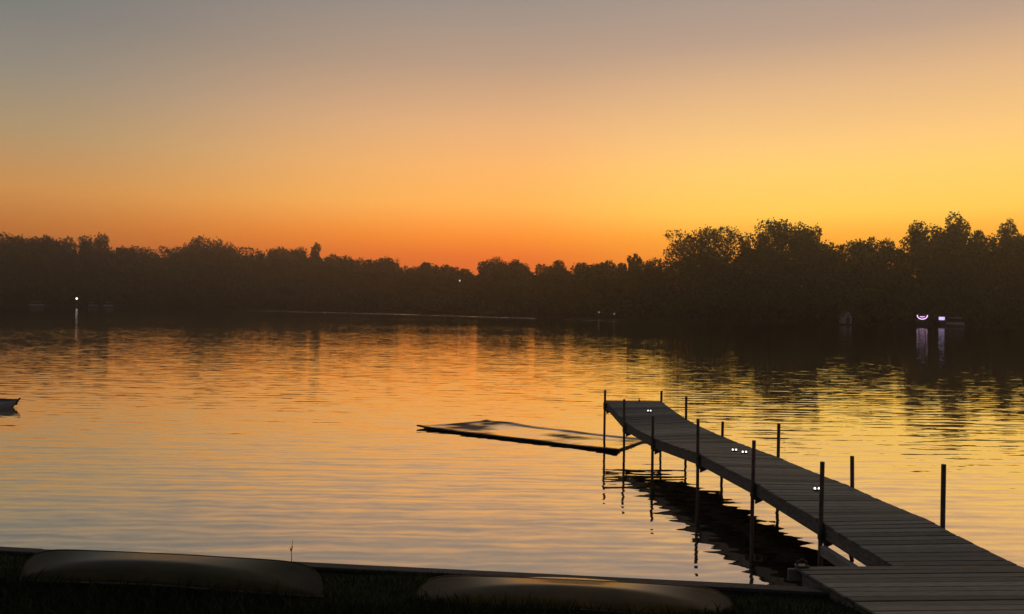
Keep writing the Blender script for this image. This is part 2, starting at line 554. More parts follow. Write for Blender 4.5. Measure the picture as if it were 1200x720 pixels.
# seawall: sheet piles with a cap of boards
wall = tag(empty('seawall', (-7.111, 10.723, 0)), 'low dark timber seawall with a board cap along the near shore', 'seawall')
ed = Vector((EDGE[1][0] - EDGE[0][0], EDGE[1][1] - EDGE[0][1], 0)).normalized()
ang = math.atan2(ed.y, ed.x)
L0, L1 = -14.0, 15.2
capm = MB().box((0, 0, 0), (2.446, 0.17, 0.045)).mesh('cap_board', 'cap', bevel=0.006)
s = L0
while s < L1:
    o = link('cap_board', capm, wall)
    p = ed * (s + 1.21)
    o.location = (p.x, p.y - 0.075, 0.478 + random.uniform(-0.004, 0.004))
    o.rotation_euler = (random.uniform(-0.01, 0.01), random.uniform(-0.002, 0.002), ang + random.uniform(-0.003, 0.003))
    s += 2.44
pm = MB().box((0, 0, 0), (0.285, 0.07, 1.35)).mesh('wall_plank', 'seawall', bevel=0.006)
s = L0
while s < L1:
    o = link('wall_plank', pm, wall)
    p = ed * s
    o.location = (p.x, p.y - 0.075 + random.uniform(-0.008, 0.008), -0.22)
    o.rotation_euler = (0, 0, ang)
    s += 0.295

# grass of the near bank
def grass(n, x0, x1, t0, t1, h0, h1):
    xs = rng.uniform(x0, x1, n); t = t0 + (t1 - t0) * rng.uniform(0, 1, n)
    out = np.zeros((n, 4, 3))
    a = rng.uniform(0, 2 * math.pi, n)
    h = rng.uniform(h0, h1, n) * rng.uniform(0.6, 1.1, n)
    lean = rng.normal(0, 0.35, (n, 2)) * h[:, None]
    w = rng.uniform(0.003, 0.006, n)
    for i in range(n):
        x = xs[i]; y = edge_y(x) - 0.17 - t[i]
        z = lawn_z(x, y) - 0.005
        dx, dy = math.cos(a[i]) * w[i], math.sin(a[i]) * w[i]
        out[i, 0] = (x - dx, y - dy, z); out[i, 1] = (x + dx, y + dy, z)
        out[i, 2] = (x + lean[i, 0] + dx * .2, y + lean[i, 1] + dy * .2, z + h[i])
        out[i, 3] = (x + lean[i, 0] * .5 - dx, y + lean[i, 1] * .5 - dy, z + h[i] * .6)
    return out
G = np.concatenate([grass(26000, -8.5, 4.2, 0.0, 2.6, 0.03, 0.09), grass(2600, -8.5, 4.0, 0.35, 1.6, 0.08, 0.2), grass(13000, -8.5, 3.9, 1.3, 2.4, 0.10, 0.25)])
tag(quads('grass', G, 'grass'), 'short dark grass covering the near bank around the canoes', 'grass', kind='stuff')

# ------------------------------------------------------------------ far woodland
def tree(X, Y, ztop, width, kind, label):
    t = X / Y
    z0 = float(bank_z(t, np.array(Y - float(shore(t))))) - 0.1
    h = ztop - z0
    root = tag(empty('broadleaf_tree', (X, Y, z0)), label, 'tree', 'trees along the far shore')
    # trunk and limbs
    tr = MB()
    lean = rng.normal(0, 0.03, 2) * h
    top = Vector((lean[0], lean[1], h * 0.72))
    r0 = 0.016 * h + 0.08
    tr.tube([(0, 0, -0.3), (lean[0] * .1, lean[1] * .1, h * .22), (lean[0] * .5, lean[1] * .5, h * .48), top], [r0 * 1.25, r0, r0 * .7, r0 * .25], 7)
    rx = width / 2 * {'r': 1.4, 'f': 1.15, 'n': 1.3, 'b': 1.02}[kind]
    cz = {'r': 0.52, 'f': 0.60, 'n': 0.60, 'b': 0.56}[kind] * h
    rz = h - cz
    ry = max(rx * 0.8, 3.0)
    nl = {'r': 30, 'f': 22, 'n': 14, 'b': 60}[kind]
    k = 0
    lobes = []
    while len(lobes) < nl:
        d = rng.normal(size=3); d /= np.linalg.norm(d)
        q = rng.uniform(0.55, 0.80) if kind != 'b' else rng.uniform(0.5, 0.86)
        lr = rng.uniform(0.20, 0.36) if kind != 'b' else rng.uniform(0.14, 0.30)
        if kind == 'f':
            lr = rng.uniform(0.2, 0.36); q = rng.uniform(0.5, 0.85)
        c_ = d * q
        if c_[2] < -0.75: continue
        lobes.append((c_, min(lr, 1.03 - np.linalg.norm(c_) * 0.98 + 0.08)))
    for (c_, lr) in lobes[:9]:
        e = Vector((c_[0] * rx, c_[1] * ry, cz + c_[2] * rz))
        u = min(max(e.z - rx * 0.7, h * 0.2), h * 0.55)
        b0 = Vector((lean[0] * u / h, lean[1] * u / h, u))
        md = b0.lerp(e, 0.55) + Vector((0, 0, 0.05 * h))
        tr.tube([b0, md, e], [r0 * .45, r0 * .28, r0 * .08], 5, cap=False)
    tr.build('trunk', 'bark', root, smooth=True)
    # foliage
    pts = []
    dens = {'r': 420, 'f': 420, 'n': 260, 'b': 520}[kind]
    for (c_, lr) in lobes:
        n_ = int(dens * (lr / 0.33) ** 2)
        d = rng.normal(size=(n_, 3)); d /= np.linalg.norm(d, axis=1, keepdims=True)
        rr = lr * rng.uniform(0.25, 1, (n_, 1)) ** 0.45
        rr *= 1 + 0.08 * rng.normal(size=(n_, 1))
        p = c_ + d * rr
        pts.append(p)
    if kind != 'b':
        n_ = 900
        d = rng.normal(size=(n_, 3)); d /= np.linalg.norm(d, axis=1, keepdims=True)
        pts.append(d * 0.72 * rng.uniform(0, 1, (n_, 1)) ** 0.4)
    else:
        n_ = 2200
        d = rng.normal(size=(n_, 3)); d /= np.linalg.norm(d, axis=1, keepdims=True)
        pts.append(d * 0.70 * rng.uniform(0, 1, (n_, 1)) ** 0.4 - np.array([0, 0, 0.08]))
    P = np.concatenate(pts)
    P /= max(np.sort(P[:, 2])[-12], 0.9)
    up_ = np.clip(P[:, 2], 0, 0.98)
    P[:, :2] *= np.clip(1 / np.sqrt(1 - 0.75 * up_ ** 2), 1, 1.25 if kind == 'b' else 1.5)[:, None]
    P = P * np.array([rx, ry, rz]) + np.array([lean[0] * .6, lean[1] * .6, cz])
    # skirt: lower foliage hanging towards the ground
    n_ = 420
    a = rng.uniform(0, 2 * math.pi, n_); q = np.sqrt(rng.uniform(0, 1, n_))
    Q = np.stack([np.cos(a) * q * rx * .8, np.sin(a) * q * ry * .8, rng.uniform(0.22, 0.62, n_) * h], 1)
    P = np.concatenate([P, Q])
    base = 0.36 * (Y / 200) ** 0.6
    quads('crown', leaf_quads(P, base * (0.9 if kind == 'b' else 1.0)), 'leaf', root)

TREES = [
    (-228.8, 289.7, 26.5, 19.3, 'r', 'tree on the far left shore, outermost of the wood'),
    (-216.3, 301.4, 28.4, 16.7, 'r', 'broad tree just outside the left end of the far wood'),
    (-206.5, 313.4, 30.7, 14.6, 'r', 'leftmost broad-crowned tree of the far skyline'),
    (-199.6, 315.7, 28.9, 10.5, 'r', 'low rounded tree left of the first deep dip in the skyline'),
    (-193.4, 319.9, 30.4, 8.5, 'f', 'flat-topped tree just right of the first deep dip in the left skyline'),
    (-192.8, 330.5, 29.6, 9.5, 'r', 'rounded tree rising above the white lamp on the left shore'),
    (-184.5, 334.8, 31.5, 9.7, 'r', 'tall blunt crown right above the pale covered boats on the left shore'),
    (-181.1, 346.1, 29.5, 10.8, 'r', 'low tree right of the tall blunt crown on the left shore'),
    (-175.3, 352.2, 28.9, 8.6, 'r', 'small low tree in the dip before the long level part of the left wood'),
    (-163.7, 355.1, 30.1, 16.6, 'r', 'wide level-topped tree in the middle of the left wood'),
    (-158.6, 368.0, 30.8, 11.5, 'r', 'low tree left of the highest rounded hump of the left wood'),
    (-148.4, 370.1, 34.4, 15.6, 'f', 'highest humped tree of the left wood, with a ragged top'),
    (-143.5, 378.7, 33.1, 10.1, 'r', 'tree on the right shoulder of the highest hump of the left wood'),
    (-135.8, 388.2, 30.1, 16.4, 'r', 'low broad tree where the left wood drops to a level run'),
    (-123.3, 385.5, 30.5, 10.3, 'r', 'small bump of a tree at the start of the level run'),
    (-113.6, 381.7, 30.4, 10.2, 'r', 'second small bump of a tree along the level run'),
    (-104.2, 377.0, 29.8, 8.4, 'n', 'narrow tree just left of the pointed crown in the level run'),
    (-96.6, 368.6, 31.3, 8.2, 'f', 'pointed dark crown standing above the level run of the left wood'),
    (-87.0, 364.5, 25.9, 11.3, 'r', 'low tree directly right of the pointed crown'),
    (-75.9, 356.4, 24.7, 10.3, 'r', 'thin-topped low tree on the descending skyline'),
    (-63.9, 344.6, 24.9, 16.1, 'r', 'broad dome-shaped tree on the descending skyline'),
    (-53.5, 339.9, 23.3, 9.8, 'r', 'tree on the right slope of the broad dome on the descending skyline'),
    (-44.9, 332.3, 20.0, 8.1, 'r', 'low tree in the dip left of the small square crown'),
    (-35.1, 319.6, 22.3, 8.9, 'f', 'small square crown left of the lit hillside lamp'),
    (-25.7, 313.7, 19.0, 9.1, 'r', 'low tree right above the lit hillside lamp'),
    (-18.0, 302.5, 17.5, 8.7, 'r', 'lowest tree between the hillside lamp and the twin domes'),
    (-9.7, 293.0, 19.8, 7.2, 'r', 'left one of the twin dome-shaped trees near the centre'),
    (-3.7, 284.1, 21.0, 11.4, 'r', 'larger dome-shaped tree just left of the sharp central notch'),
    (1.9, 279.2, 19.5, 6.8, 'r', 'sloping tree bordering the sharp central notch on its left'),
    (10.7, 265.9, 17.4, 7.1, 'r', 'tree bordering the sharp central notch on its right'),
    (15.7, 256.5, 18.5, 8.0, 'f', 'knobbly crown right of the sharp central notch'),
    (22.7, 245.8, 17.1, 7.6, 'r', 'low level tree above the two faint shore lamps'),
    (29.1, 239.7, 17.5, 7.5, 'r', 'rounded tree just right of the two faint shore lamps'),
    (34.0, 235.2, 16.5, 5.7, 'r', 'low tree left of the small upright crown'),
    (36.1, 225.7, 18.8, 3.5, 'n', 'small narrow upright crown standing out of the low wood near the centre'),
    (40.8, 219.8, 17.3, 8.8, 'r', 'low tree at the left foot of the big open-crowned tree'),
    (54.2, 212.5, 26.9, 23.1, 'b', 'big round open-crowned tree with sky gaps, first of the tall right-hand trees'),
    (65.9, 209.9, 23.8, 7.9, 'r', 'lower tree filling the dip between the two big right-hand crowns'),
    (72.8, 203.3, 27.1, 14.0, 'b', 'big peaked tree, second of the tall right-hand trees'),
    (77.6, 198.7, 24.9, 5.7, 'f', 'leaning branchy crown on the right slope of the big peaked tree'),
    (83.2, 201.4, 22.4, 9.0, 'r', 'sloping tree running down into the bright gap of the right skyline'),
    (88.0, 195.7, 20.9, 6.5, 'r', 'small tree just right of the bright gap of the right skyline'),
    (96.3, 198.4, 22.3, 12.3, 'b', 'medium flat-domed tree between the bright gap and the tallest tree'),
    (104.9, 195.7, 26.1, 8.7, 'f', 'tufted tree on the left shoulder of the tallest tree'),
    (113.3, 197.6, 28.4, 11.9, 'b', 'tallest tree of the far shore, above the glowing crescent light'),
    (117.6, 195.2, 25.6, 7.8, 'f', 'tree on the right shoulder of the tallest tree'),
    (128.9, 199.3, 27.0, 11.5, 'b', 'airy tree with many sky gaps at the right edge'),
    (136.8, 195.4, 26.3, 13.0, 'b', 'airy tree just beyond the right end of the far wood'),
    (149.3, 193.8, 27.2, 13.8, 'b', 'tall tree outermost on the far right shore'),
]
for row in TREES:
    tree(*row)

# undergrowth and lower wood between the skyline trees and the water: one unbroken dark mass
tr_r = np.array([q[0] / q[1] for q in TREES]); tr_z = np.array([q[2] for q in TREES])
def wood():
    n = 150000
    r_ = rng.uniform(-0.86, 0.86, n)
    sh = shore(r_)
    t = 0.6 + 30 * rng.uniform(0, 1, n) ** 1.1
    k = np.interp(r_, [-.9, .15, .24, .9], [0.84, 0.84, 0.74, 0.72])
    lump = 0.93 + 0.06 * np.sin(r_ * 61 + 1) + 0.05 * np.sin(r_ * 137 + t * .4) + 0.04 * np.sin(r_ * 263 + t)
    full = np.interp(r_, tr_r, tr_z) * k * lump
    topz = full * np.clip(0.25 + t / 12.0, 0, 1)
    z = np.maximum(topz * rng.uniform(0, 1, n) ** 0.75, bank_z(r_, t))
    y = sh + t
    P = np.stack([r_ * y, y, z + 0.1], 1)
    return leaf_quads(P, 0.60 * (y / 240)[:, None])
tag(quads('shore_woodland', wood(), 'leaf'), 'unbroken dark undergrowth and lower wood along the far shore', 'woodland', kind='stuff')

# ------------------------------------------------------------------ dock
# stations from the end of the dock to the landing: y, left x of deck, deck height left and right, post tops left and right
ST = [(22.45, 2.80, 1.215, 1.215, 1.51, 1.50),
      (20.72, 3.12, 0.850, 0.965, 1.46, 1.55),
      (18.65, 3.51, 0.785, 0.865, 1.32, 1.21),
      (16.10, 3.99, 0.915, 0.875, 1.63, 1.56),
      (13.80, 4.42, 0.865, 0.850, 1.60, 1.38),
      (11.72, 4.81, 0.735, 0.785, 1.65, 1.69),
      (10.12, 5.11, 0.612, 0.650, None, None)]
DW = 1.575
dock = tag(empty('dock', (ST[-1][1], ST[-1][0], 0)), 'long weathered plank dock on pipe posts reaching out into the lake', 'dock')
ox, oy = ST[-1][1], ST[-1][0]
def rel(p):
    return (p[0] - ox, p[1] - oy, p[2])
def slanted(mb, k=-0.188):
    mb.v = [(x + k * y, y, z) for x, y, z in mb.v]
    return mb
plank_mesh = slanted(MB().box((0, 0, 0), (DW + 0.05, 0.138, 0.036))).mesh('plank', 'deck', bevel=0.004)
for a, b in zip(ST, ST[1:]):
    n_ = round((a[0] - b[0]) / 0.146)
    for i in range(n_):
        u = (i + 0.5) / n_
        y = a[0] + (b[0] - a[0]) * u
        x = a[1] + (b[1] - a[1]) * u + DW / 2
        sag = -0.012 * math.sin(math.pi * u)
        zl = a[2] + (b[2] - a[2]) * u + sag
        zr = a[3] + (b[3] - a[3]) * u + sag
        o = link('plank', plank_mesh, dock)
        o.location = rel((x + random.choice((-0.004, 0, 0.003, 0.006, -0.012)), y, (zl + zr) / 2 - 0.018 + random.uniform(-0.003, 0.003)))
        slope = math.atan2((a[2] + a[3] - b[2] - b[3]) / 2, a[0] - b[0])
        o.rotation_euler = (slope + random.uniform(-0.02, 0.02), -math.atan2(zr - zl, DW), random.uniform(-0.006, 0.006))
        o.scale = (1 + random.uniform(-0.006, 0.006), random.choice((0.99, 0.985, 0.97, 0.93)), 1)
for i, (a, b) in enumerate(zip(ST, ST[1:])):
    for side in (0, 1):
        off = 0.025 if side == 0 else DW - 0.025
        za, zb = a[2 + side] - 0.040, b[2 + side] - 0.040
        g = 0.012
        pa = Vector((a[1] + off, a[0], za)); pb = Vector((b[1] + off, b[0], zb))
        d = (pb - pa).normalized()
        MB().bar(rel(pa + d * g), rel(pb - d * g), 0.045, 0.22).build('side_beam', 'beam', dock, bevel=0.004)
    # stringer under the middle of the section
    pa = Vector((a[1] + DW / 2, a[0] - .02, (a[2] + a[3]) / 2 - 0.041)); pb = Vector((b[1] + DW / 2, b[0] + .02, (b[2] + b[3]) / 2 - 0.041))
    MB().bar(rel(pa), rel(pb), 0.045, 0.14).build('stringer', 'beam', dock)
PR = 0.034
RY = (0.05, 0.0, -0.05, -0.03, -0.2, -0.26)     # the right posts stand slightly off the left ones
for i, a0 in enumerate(ST[:-1]):
    for side in (0, 1):
        a = a0 if side == 0 else (a0[0] + RY[i], a0[1] - RY[i] * 0.188) + a0[2:]
        x = a[1] - PR - 0.012 if side == 0 else a[1] + DW + PR + 0.012
        lx, ly = random.uniform(-0.012, 0.012), random.uniform(-0.01, 0.01)
        zt = a[4 + side]
        post = MB().tube([rel((x - lx, a[0] - ly, -1.2)), rel((x, a[0], 0.6)), rel((x + lx, a[0] + ly, zt))], PR, 12).build('post', 'pipe', dock, smooth=False)
        zc = a[2 + side]
        br = MB()
        br.tube([rel((x, a[0], zc - 0.27)), rel((x, a[0], zc - 0.07))], PR + 0.012, 12)
        br.box(rel((x + (0.05 if side == 0 else -0.05), a[0], zc - 0.17)), (0.05, 0.09, 0.16))
        br.build('post_bracket', 'steel', post)
        # gusset under the beam, towards the middle of the dock
        sg = 1 if side == 0 else -1
        gx = x + sg * 0.05
        z1 = zc - 0.265
        v = [(gx, a[0] - .02, z1), (gx + sg * 0.30, a[0] - .02, z1), (gx, a[0] - .02, z1 - 0.14), (gx, a[0] + .02, z1), (gx + sg * 0.30, a[0] + .02, z1), (gx, a[0] + .02, z1 - 0.14)]
        MB().add([rel(p) for p in v], [(0, 1, 2), (5, 4, 3), (0, 3, 4, 1), (1, 4, 5, 2), (2, 5, 3, 0)]).build('gusset', 'steel', dock)
    MB().tube([rel((a0[1] - 0.05, a0[0], a0[2] - 0.30)), rel((a[1] + DW + 0.05, a[0], a[3] - 0.30))], 0.034, 10).build('crossbar', 'pipe', dock)
# end board
a = ST[0]
MB().bar(rel((a[1] + 0.01, a[0] + 0.022, a[2] - 0.04)), rel((a[1] + DW - 0.01, a[0] + 0.022, a[3] - 0.04)), 0.04, 0.2).build('end_beam', 'beam', dock, bevel=0.004)
# bleached timber slung below the last section on its near side
pa = Vector((4.735, 11.55, 0.42)); pb = Vector((4.90, 10.14, 0.40))
MB().bar(rel(pa), rel(pb), 0.10, 0.15).build('brace_timber', 'pale_beam', dock, bevel=0.006)

# small cleat at the far end of the deck
cl = MB()
cl.box((0, 0, 0.012), (0.10, 0.045, 0.02)).box((0, 0, 0.036), (0.035, 0.03, 0.035))
cl.tube([(-0.11, 0, 0.078), (-0.05, 0, 0.063), (0.05, 0, 0.063), (0.11, 0, 0.078)], [0.009, 0.016, 0.016, 0.009], 8)
o = cl.build('mooring_cleat', 'steel')
o.location = (3.75, 22.38, 1.215)
o.rotation_euler = (R(-10), 0, R(80))
tag(o, 'small dark mooring cleat on the far end of the dock', 'cleat')

# landing platform on the bank
LP = ((3.80, 10.10), (4.86, 5.4))      # its left edge
def lp_x(y):
    return LP[0][0] + (LP[0][1] - y) * (LP[1][0] - LP[0][0]) / (LP[0][1] - LP[1][1])
def rt_x(y):
    return ST[-1][1] + DW + (ST[-1][0] - y) * 0.188
land = tag(empty('landing_platform', (4.4, 9.0, 0.5)), 'wide plank landing at the shore end of the dock', 'platform')
def lrel(p):
    return (p[0] - 4.4, p[1] - 9.0, p[2] - 0.5)
lw = rt_x(9) - lp_x(9)
lpm = slanted(MB().box((0, 0, 0), (lw + 0.05, 0.139, 0.036)), -0.21).mesh('plank', 'deck', bevel=0.004)
y = 10.045
while y > 5.4:
    o = link('plank', lpm, land)
    z = 0.60 + (0.0 if y > 8 else 0.02)
    o.location = lrel(((lp_x(y) + rt_x(y)) / 2 + random.uniform(-0.007, 0.007), y, 0.618 - 0.018 + random.uniform(-0.004, 0.004)))
    o.rotation_euler = (random.uniform(-0.025, 0.025), -math.atan2(0.066, lw) + random.uniform(-0.002, 0.002), random.uniform(-0.006, 0.006))
    o.scale = ((rt_x(y) - lp_x(y)) / lw, random.choice((0.99, 0.985, 0.96, 0.92)), 1)
    y -= 0.147
for (x0, x1, dz) in ((lp_x(10.0) + .03, lp_x(5.4) + .03, -.035), (rt_x(10.0) - .03, rt_x(5.4) - .03, .035)):
    MB().bar(lrel((x0, 10.0, 0.558 + dz)), lrel((x1, 5.4, 0.558 + dz)), 0.05, 0.24).build('side_beam', 'beam', land, bevel=0.004)
MB().bar(lrel((3.70, 10.145, 0.545)), lrel((5.07, 10.145, 0.572)), 0.045, 0.16).build('rim_beam', 'beam', land, bevel=0.004)
pm = MB().tube([(0, 0, -1.5), (0, 0, 0.05)], 0.05, 10).mesh('support_post', 'pipe')
for (x, y) in ((3.92, 9.86), (6.66, 9.96), (4.35, 7.9), (7.0, 7.9)):
    o = link('support_post', pm, land)
    o.location = lrel((x, y, 0.46))
bk = MB()
bk.box(lrel((3.86, 10.09, 0.605)), (0.16, 0.10, 0.02))
bk.tube([lrel((3.80, 10.09, 0.60)), lrel((3.80, 10.09, 0.66)), lrel((3.86, 10.09, 0.69)), lrel((3.92, 10.09, 0.66)), lrel((3.92, 10.09, 0.60))], 0.014, 8)
bk.build('mooring_ring', 'steel', land)

# small twin-lens lights on the deck
def dock_light(x, y, z, rz, label, single=False):
    t = tag(empty('dock_light', (x, y, z), rz), label, 'light', 'small lights on the dock boards')
    hs = MB().box((0, 0, 0.012), (0.13, 0.07, 0.022)).build('housing', 'steel', t, bevel=0.005)
    for dx in (-0.036, 0.036):
        MB().tube([(dx, 0, 0.012), (dx, 0, 0.040), (dx, 0, 0.052)], [0.017, 0.017, 0.009], 10).build('lens', 'led', hs)
def deck_z(x, y):
    for a, b in zip(ST, ST[1:]):
        if b[0] <= y <= a[0]:
            u = (a[0] - y) / (a[0] - b[0])
            x0 = a[1] + (b[1] - a[1]) * u
            w = (x - x0) / DW
            return (a[2] + (b[2] - a[2]) * u) * (1 - w) + (a[3] + (b[3] - a[3]) * u) * w + 0.002
for x, y, lab in ((3.87, 21.40, 'tiny white twin light near the far end of the dock'),
                  (4.84, 16.55, 'left one of two white twin lights side by side mid-dock'),
                  (4.98, 16.30, 'right one of two white twin lights side by side mid-dock'),
                  (5.33, 13.30, 'white twin light half hidden behind a dock post nearest the shore')):
    dock_light(x, y, deck_z(x, y), 0, lab)

# ------------------------------------------------------------------ floating mat, awash
mc = [Vector(p) for p in ((-2.98, 24.36), (-0.81, 25.80), (4.05, 22.60), (2.88, 20.84))]
NU, NV = 90, 30
V, F = [], []
def mat_z(u, v):
    e = min(u, 1 - u, (v) , (1 - v))
    wv = 0.030 * math.sin(u * 13 + 2.2 * v + 1) + 0.022 * math.sin(u * 23 - v * 5) + 0.016 * math.sin(u * 6 + v * 9)
    rim = math.exp(-(v / 0.09) ** 2) * 0.085 + math.exp(-((1 - v) / 0.06) ** 2) * 0.060 + math.exp(-(u / 0.03) ** 2) * 0.06 + math.exp(-((1 - u) / 0.08) ** 2) * 0.03
    curl = 0.09 * math.exp(-((u - 0.16) / 0.10) ** 2 - ((v - 1.0) / 0.35) ** 2)
    return 0.022 + wv * 0.16 + rim * 0.55 + curl * 0.5
def mat_xy(u, v):
    p = (mc[0] * (1 - u) + mc[3] * u) * (1 - v) + (mc[1] * (1 - u) + mc[2] * u) * v
    k = 0.05 * math.sin(u * 9 + 1) * (1 - v) * (1 - u) + 0.05 * math.sin(u * 14) * v
    return p.x, p.y + k
for top in (1, 0):
    for i in range(NU + 1):
        for j in range(NV + 1):
            u, v = i / NU, j / NV
            x, y = mat_xy(u, v)
            V.append((x, y, mat_z(u, v) - (0 if top else 0.05)))
W = NV + 1
N = (NU + 1) * W
for i in range(NU):
    for j in range(NV):
        a = i * W + j
        F.append((a, a + W, a + W + 1, a + 1))
        F.append((N + a, N + a + 1, N + a + W + 1, N + a + W))
for i in range(NU):
    a = i * W; F.append((a, N + a, N + a + W, a + W))
    a = i * W + NV; F.append((a, a + W, N + a + W, N + a))
for j in range(NV):
    a = j; F.append((a, a + 1, N + a + 1, N + a))
    a = NU * W + j; F.append((a, N + a, N + a + 1, a + 1))
mb = MB(); mb.add(V, F)
tag(mb.build('floating_mat', 'float', smooth=True), 'long dark foam swim mat floating awash beside the dock end, puddled with water', 'mat')

# ------------------------------------------------------------------ upturned canoes
def canoe(loc, rz, tilt, matname, label, L=3.65, B=0.36, D=0.43, CH=0.93):
    root = tag(empty('canoe', loc, rz), label, 'canoe', 'canoes lying upside down on the bank')
    root.rotation_euler = (tilt, 0, rz)
    NS = 64
    prof = []
    V, F = [], []
    rim = [[], []]
    for i in range(NS + 1):
        s_ = -1 + 2 * i / NS
        a = abs(s_)
        s2 = math.copysign(1 - (1 - a) ** 1.35, s_)      # more sections near the ends
        a = abs(s2)
        bg = B * max(1 - a ** 2.3, 0.0) ** 0.9 + 0.006
        zk = D * (1 - 0.04 * a ** 2) * max(1 - a ** 12, 0.0) ** 0.5
        zg = 0.10 * (1 - a ** 1.7)
        zk = max(zk, zg + 0.004)
        zc = min(zg + (D * CH - zg) * max(1 - a ** 2.1, 0), zk - 0.003)    # the bilge sweeps down towards the stems
        bc = bg * 0.96
        half = []
        for k in range(9):                                # bottom, keel to bilge, slightly arched
            u = k / 8
            half.append((bc * u, zk + (zc - zk) * (u ** 1.12)))
        for k in range(1, 8):                             # side, bilge to gunwale
            u = k / 7
            half.append((bc + (bg - bc) * math.sin(u * math.pi / 2), zc + (zg - zc) * u))
        # round the bilge
        for _ in range(2):
            half = [half[0]] + [((half[k - 1][0] + 2 * half[k][0] + half[k + 1][0]) / 4, (half[k - 1][1] + 2 * half[k][1] + half[k + 1][1]) / 4) for k in range(1, len(half) - 1)] + [half[-1]]
        row = [(-y_, z_) for y_, z_ in reversed(half)] + half[1:]
        for y_, z_ in row:
            V.append((s2 * L / 2, y_, z_))
        NT = len(row) - 1
        rim[0].append((s2 * L / 2, -bg, zg)); rim[1].append((s2 * L / 2, bg, zg))
    W = NT + 1
    for i in range(NS):
        for j in range(NT):
            q = i * W + j
            F.append((q, q + 1, q + W + 1, q + W))
    mb = MB(); mb.add(V, F)
    hull = mb.build('hull', matname, root, smooth=True)
    so = hull.modifiers.new('shell', 'SOLIDIFY'); so.thickness = 0.012; so.offset = -1
    for k in (0, 1):
        MB().tube([(p[0], p[1], p[2] - 0.004) for p in rim[k]], 0.016, 8).build('gunwale', 'trim', root, smooth=True)
    # keel strip over the bottom and round both stems
    kp = []
    for i in range(NS + 1):
        kp.append(V[i * W + NT // 2])
    MB().tube([(p[0] * 1.0008, p[1], p[2] + 0.002) for p in kp], 0.004, 6).build('keel_strip', matname, root, smooth=True)
    for s2 in (-0.45, 0.4):
        b = B * (1 - abs(s2) ** 2.2) ** 0.85
        zg = 0.115 * (1 - abs(s2) ** 1.7) + 0.01
        MB().bar((s2 * L / 2, -b + .01, zg + .02), (s2 * L / 2, b - .01, zg + .02), 0.06, 0.02).build('thwart', 'trim', root)
    return root
canoe((-4.09, 9.22, lawn_z(-3.98, 9.22) - 0.03), R(-6.0), R(-10), 'canoe_olive', 'olive canoe lying upside down on the bank below the thin weed stalk', L=3.86, D=0.39, CH=0.90)
canoe((0.75, 8.88, lawn_z(0.75, 8.88) - 0.06), R(-5), R(-12), 'canoe_orange', 'faded orange canoe lying upside down on the bank, between the olive canoe and the dock', L=3.72, D=0.36, CH=0.95)

canoe((-8.02, 9.25, lawn_z(-8.02, 9.25) - 0.02), R(-9), R(-8), 'blue', 'dark blue upturned canoe mostly cut off by the left edge of the picture', L=3.7, D=0.36, CH=0.9)

# thin weed at the water's edge
mb = MB()
mb.tube([(0, 0, -0.2), (0.01, 0, 0.08), (0.005, 0, 0.2), (0.025, 0, 0.34)], [0.006, 0.005, 0.004, 0.002], 6)
mb.tube([(0.006, 0, 0.2), (0.022, 0.0, 0.25)], [0.010, 0.003], 6)
mb.tube([(0.006, 0, 0.18), (-0.016, 0.0, 0.23)], [0.009, 0.003], 6)
o = mb.build('weed_stalk', 'straw')
o.location = (-2.88, 10.15, 0.5)
tag(o, 'single thin dry weed stalk standing up behind the olive canoe', 'weed')

# ------------------------------------------------------------------ small boat moored at the left edge
bt = tag(empty('rowing_boat', (-19.35, 27.65, 0), R(1)), 'low grey rowing boat moored at the left edge of the picture', 'boat')
NS, NT = 30, 14
V, F, rim = [], [], [[], []]
for i in range(NS + 1):
    s_ = i / NS                                  # 0 stern .. 1 bow
    b = 0.58 * (1 - max(0, (s_ - 0.3) / 0.7) ** 2.6) * (0.86 + 0.14 * min(1, s_ * 3)) + 0.004
    zg = 0.235 + 0.035 * s_ ** 3
    zb = -0.12 + 0.34 * max(0, (s_ - 0.86) / 0.14) ** 2
    x = -1.75 + 3.3 * s_
    for j in range(NT + 1):
        th = math.pi * j / NT
        cs, sn = math.cos(th), math.sin(th)
        V.append((x, -math.copysign(abs(cs) ** 0.5, cs) * b, zg - (zg - zb) * sn ** 0.7))
    rim[0].append((x, -b, zg)); rim[1].append((x, b, zg))
W = NT + 1
for i in range(NS):
    for j in range(NT):
        q = i * W + j
        F.append((q, q + W, q + W + 1, q + 1))
F.append(tuple(range(NT + 1)))
mb = MB(); mb.add(V, F)
h = mb.build('hull', 'boat', bt, smooth=True)
so = h.modifiers.new('shell', 'SOLIDIFY'); so.thickness = 0.02; so.offset = 1
for k in (0, 1):
    MB().tube(rim[k], 0.022, 8).build('gunwale', 'boat_trim', bt, smooth=True)
for x in (-1.0, 0.1, 0.8):
    MB().box((x, 0, 0.17), (0.24, 0.9 if x < .5 else 0.7, 0.025)).build('bench', 'boat', bt)
MB().tube([(1.52, 0, 0.10), (1.55, 0, 0.20), (1.60, 0, 0.28), (1.66, 0, 0.345)], [0.03, 0.032, 0.032, 0.028], 10).build('bow_stem', 'boat_trim', bt, smooth=True)

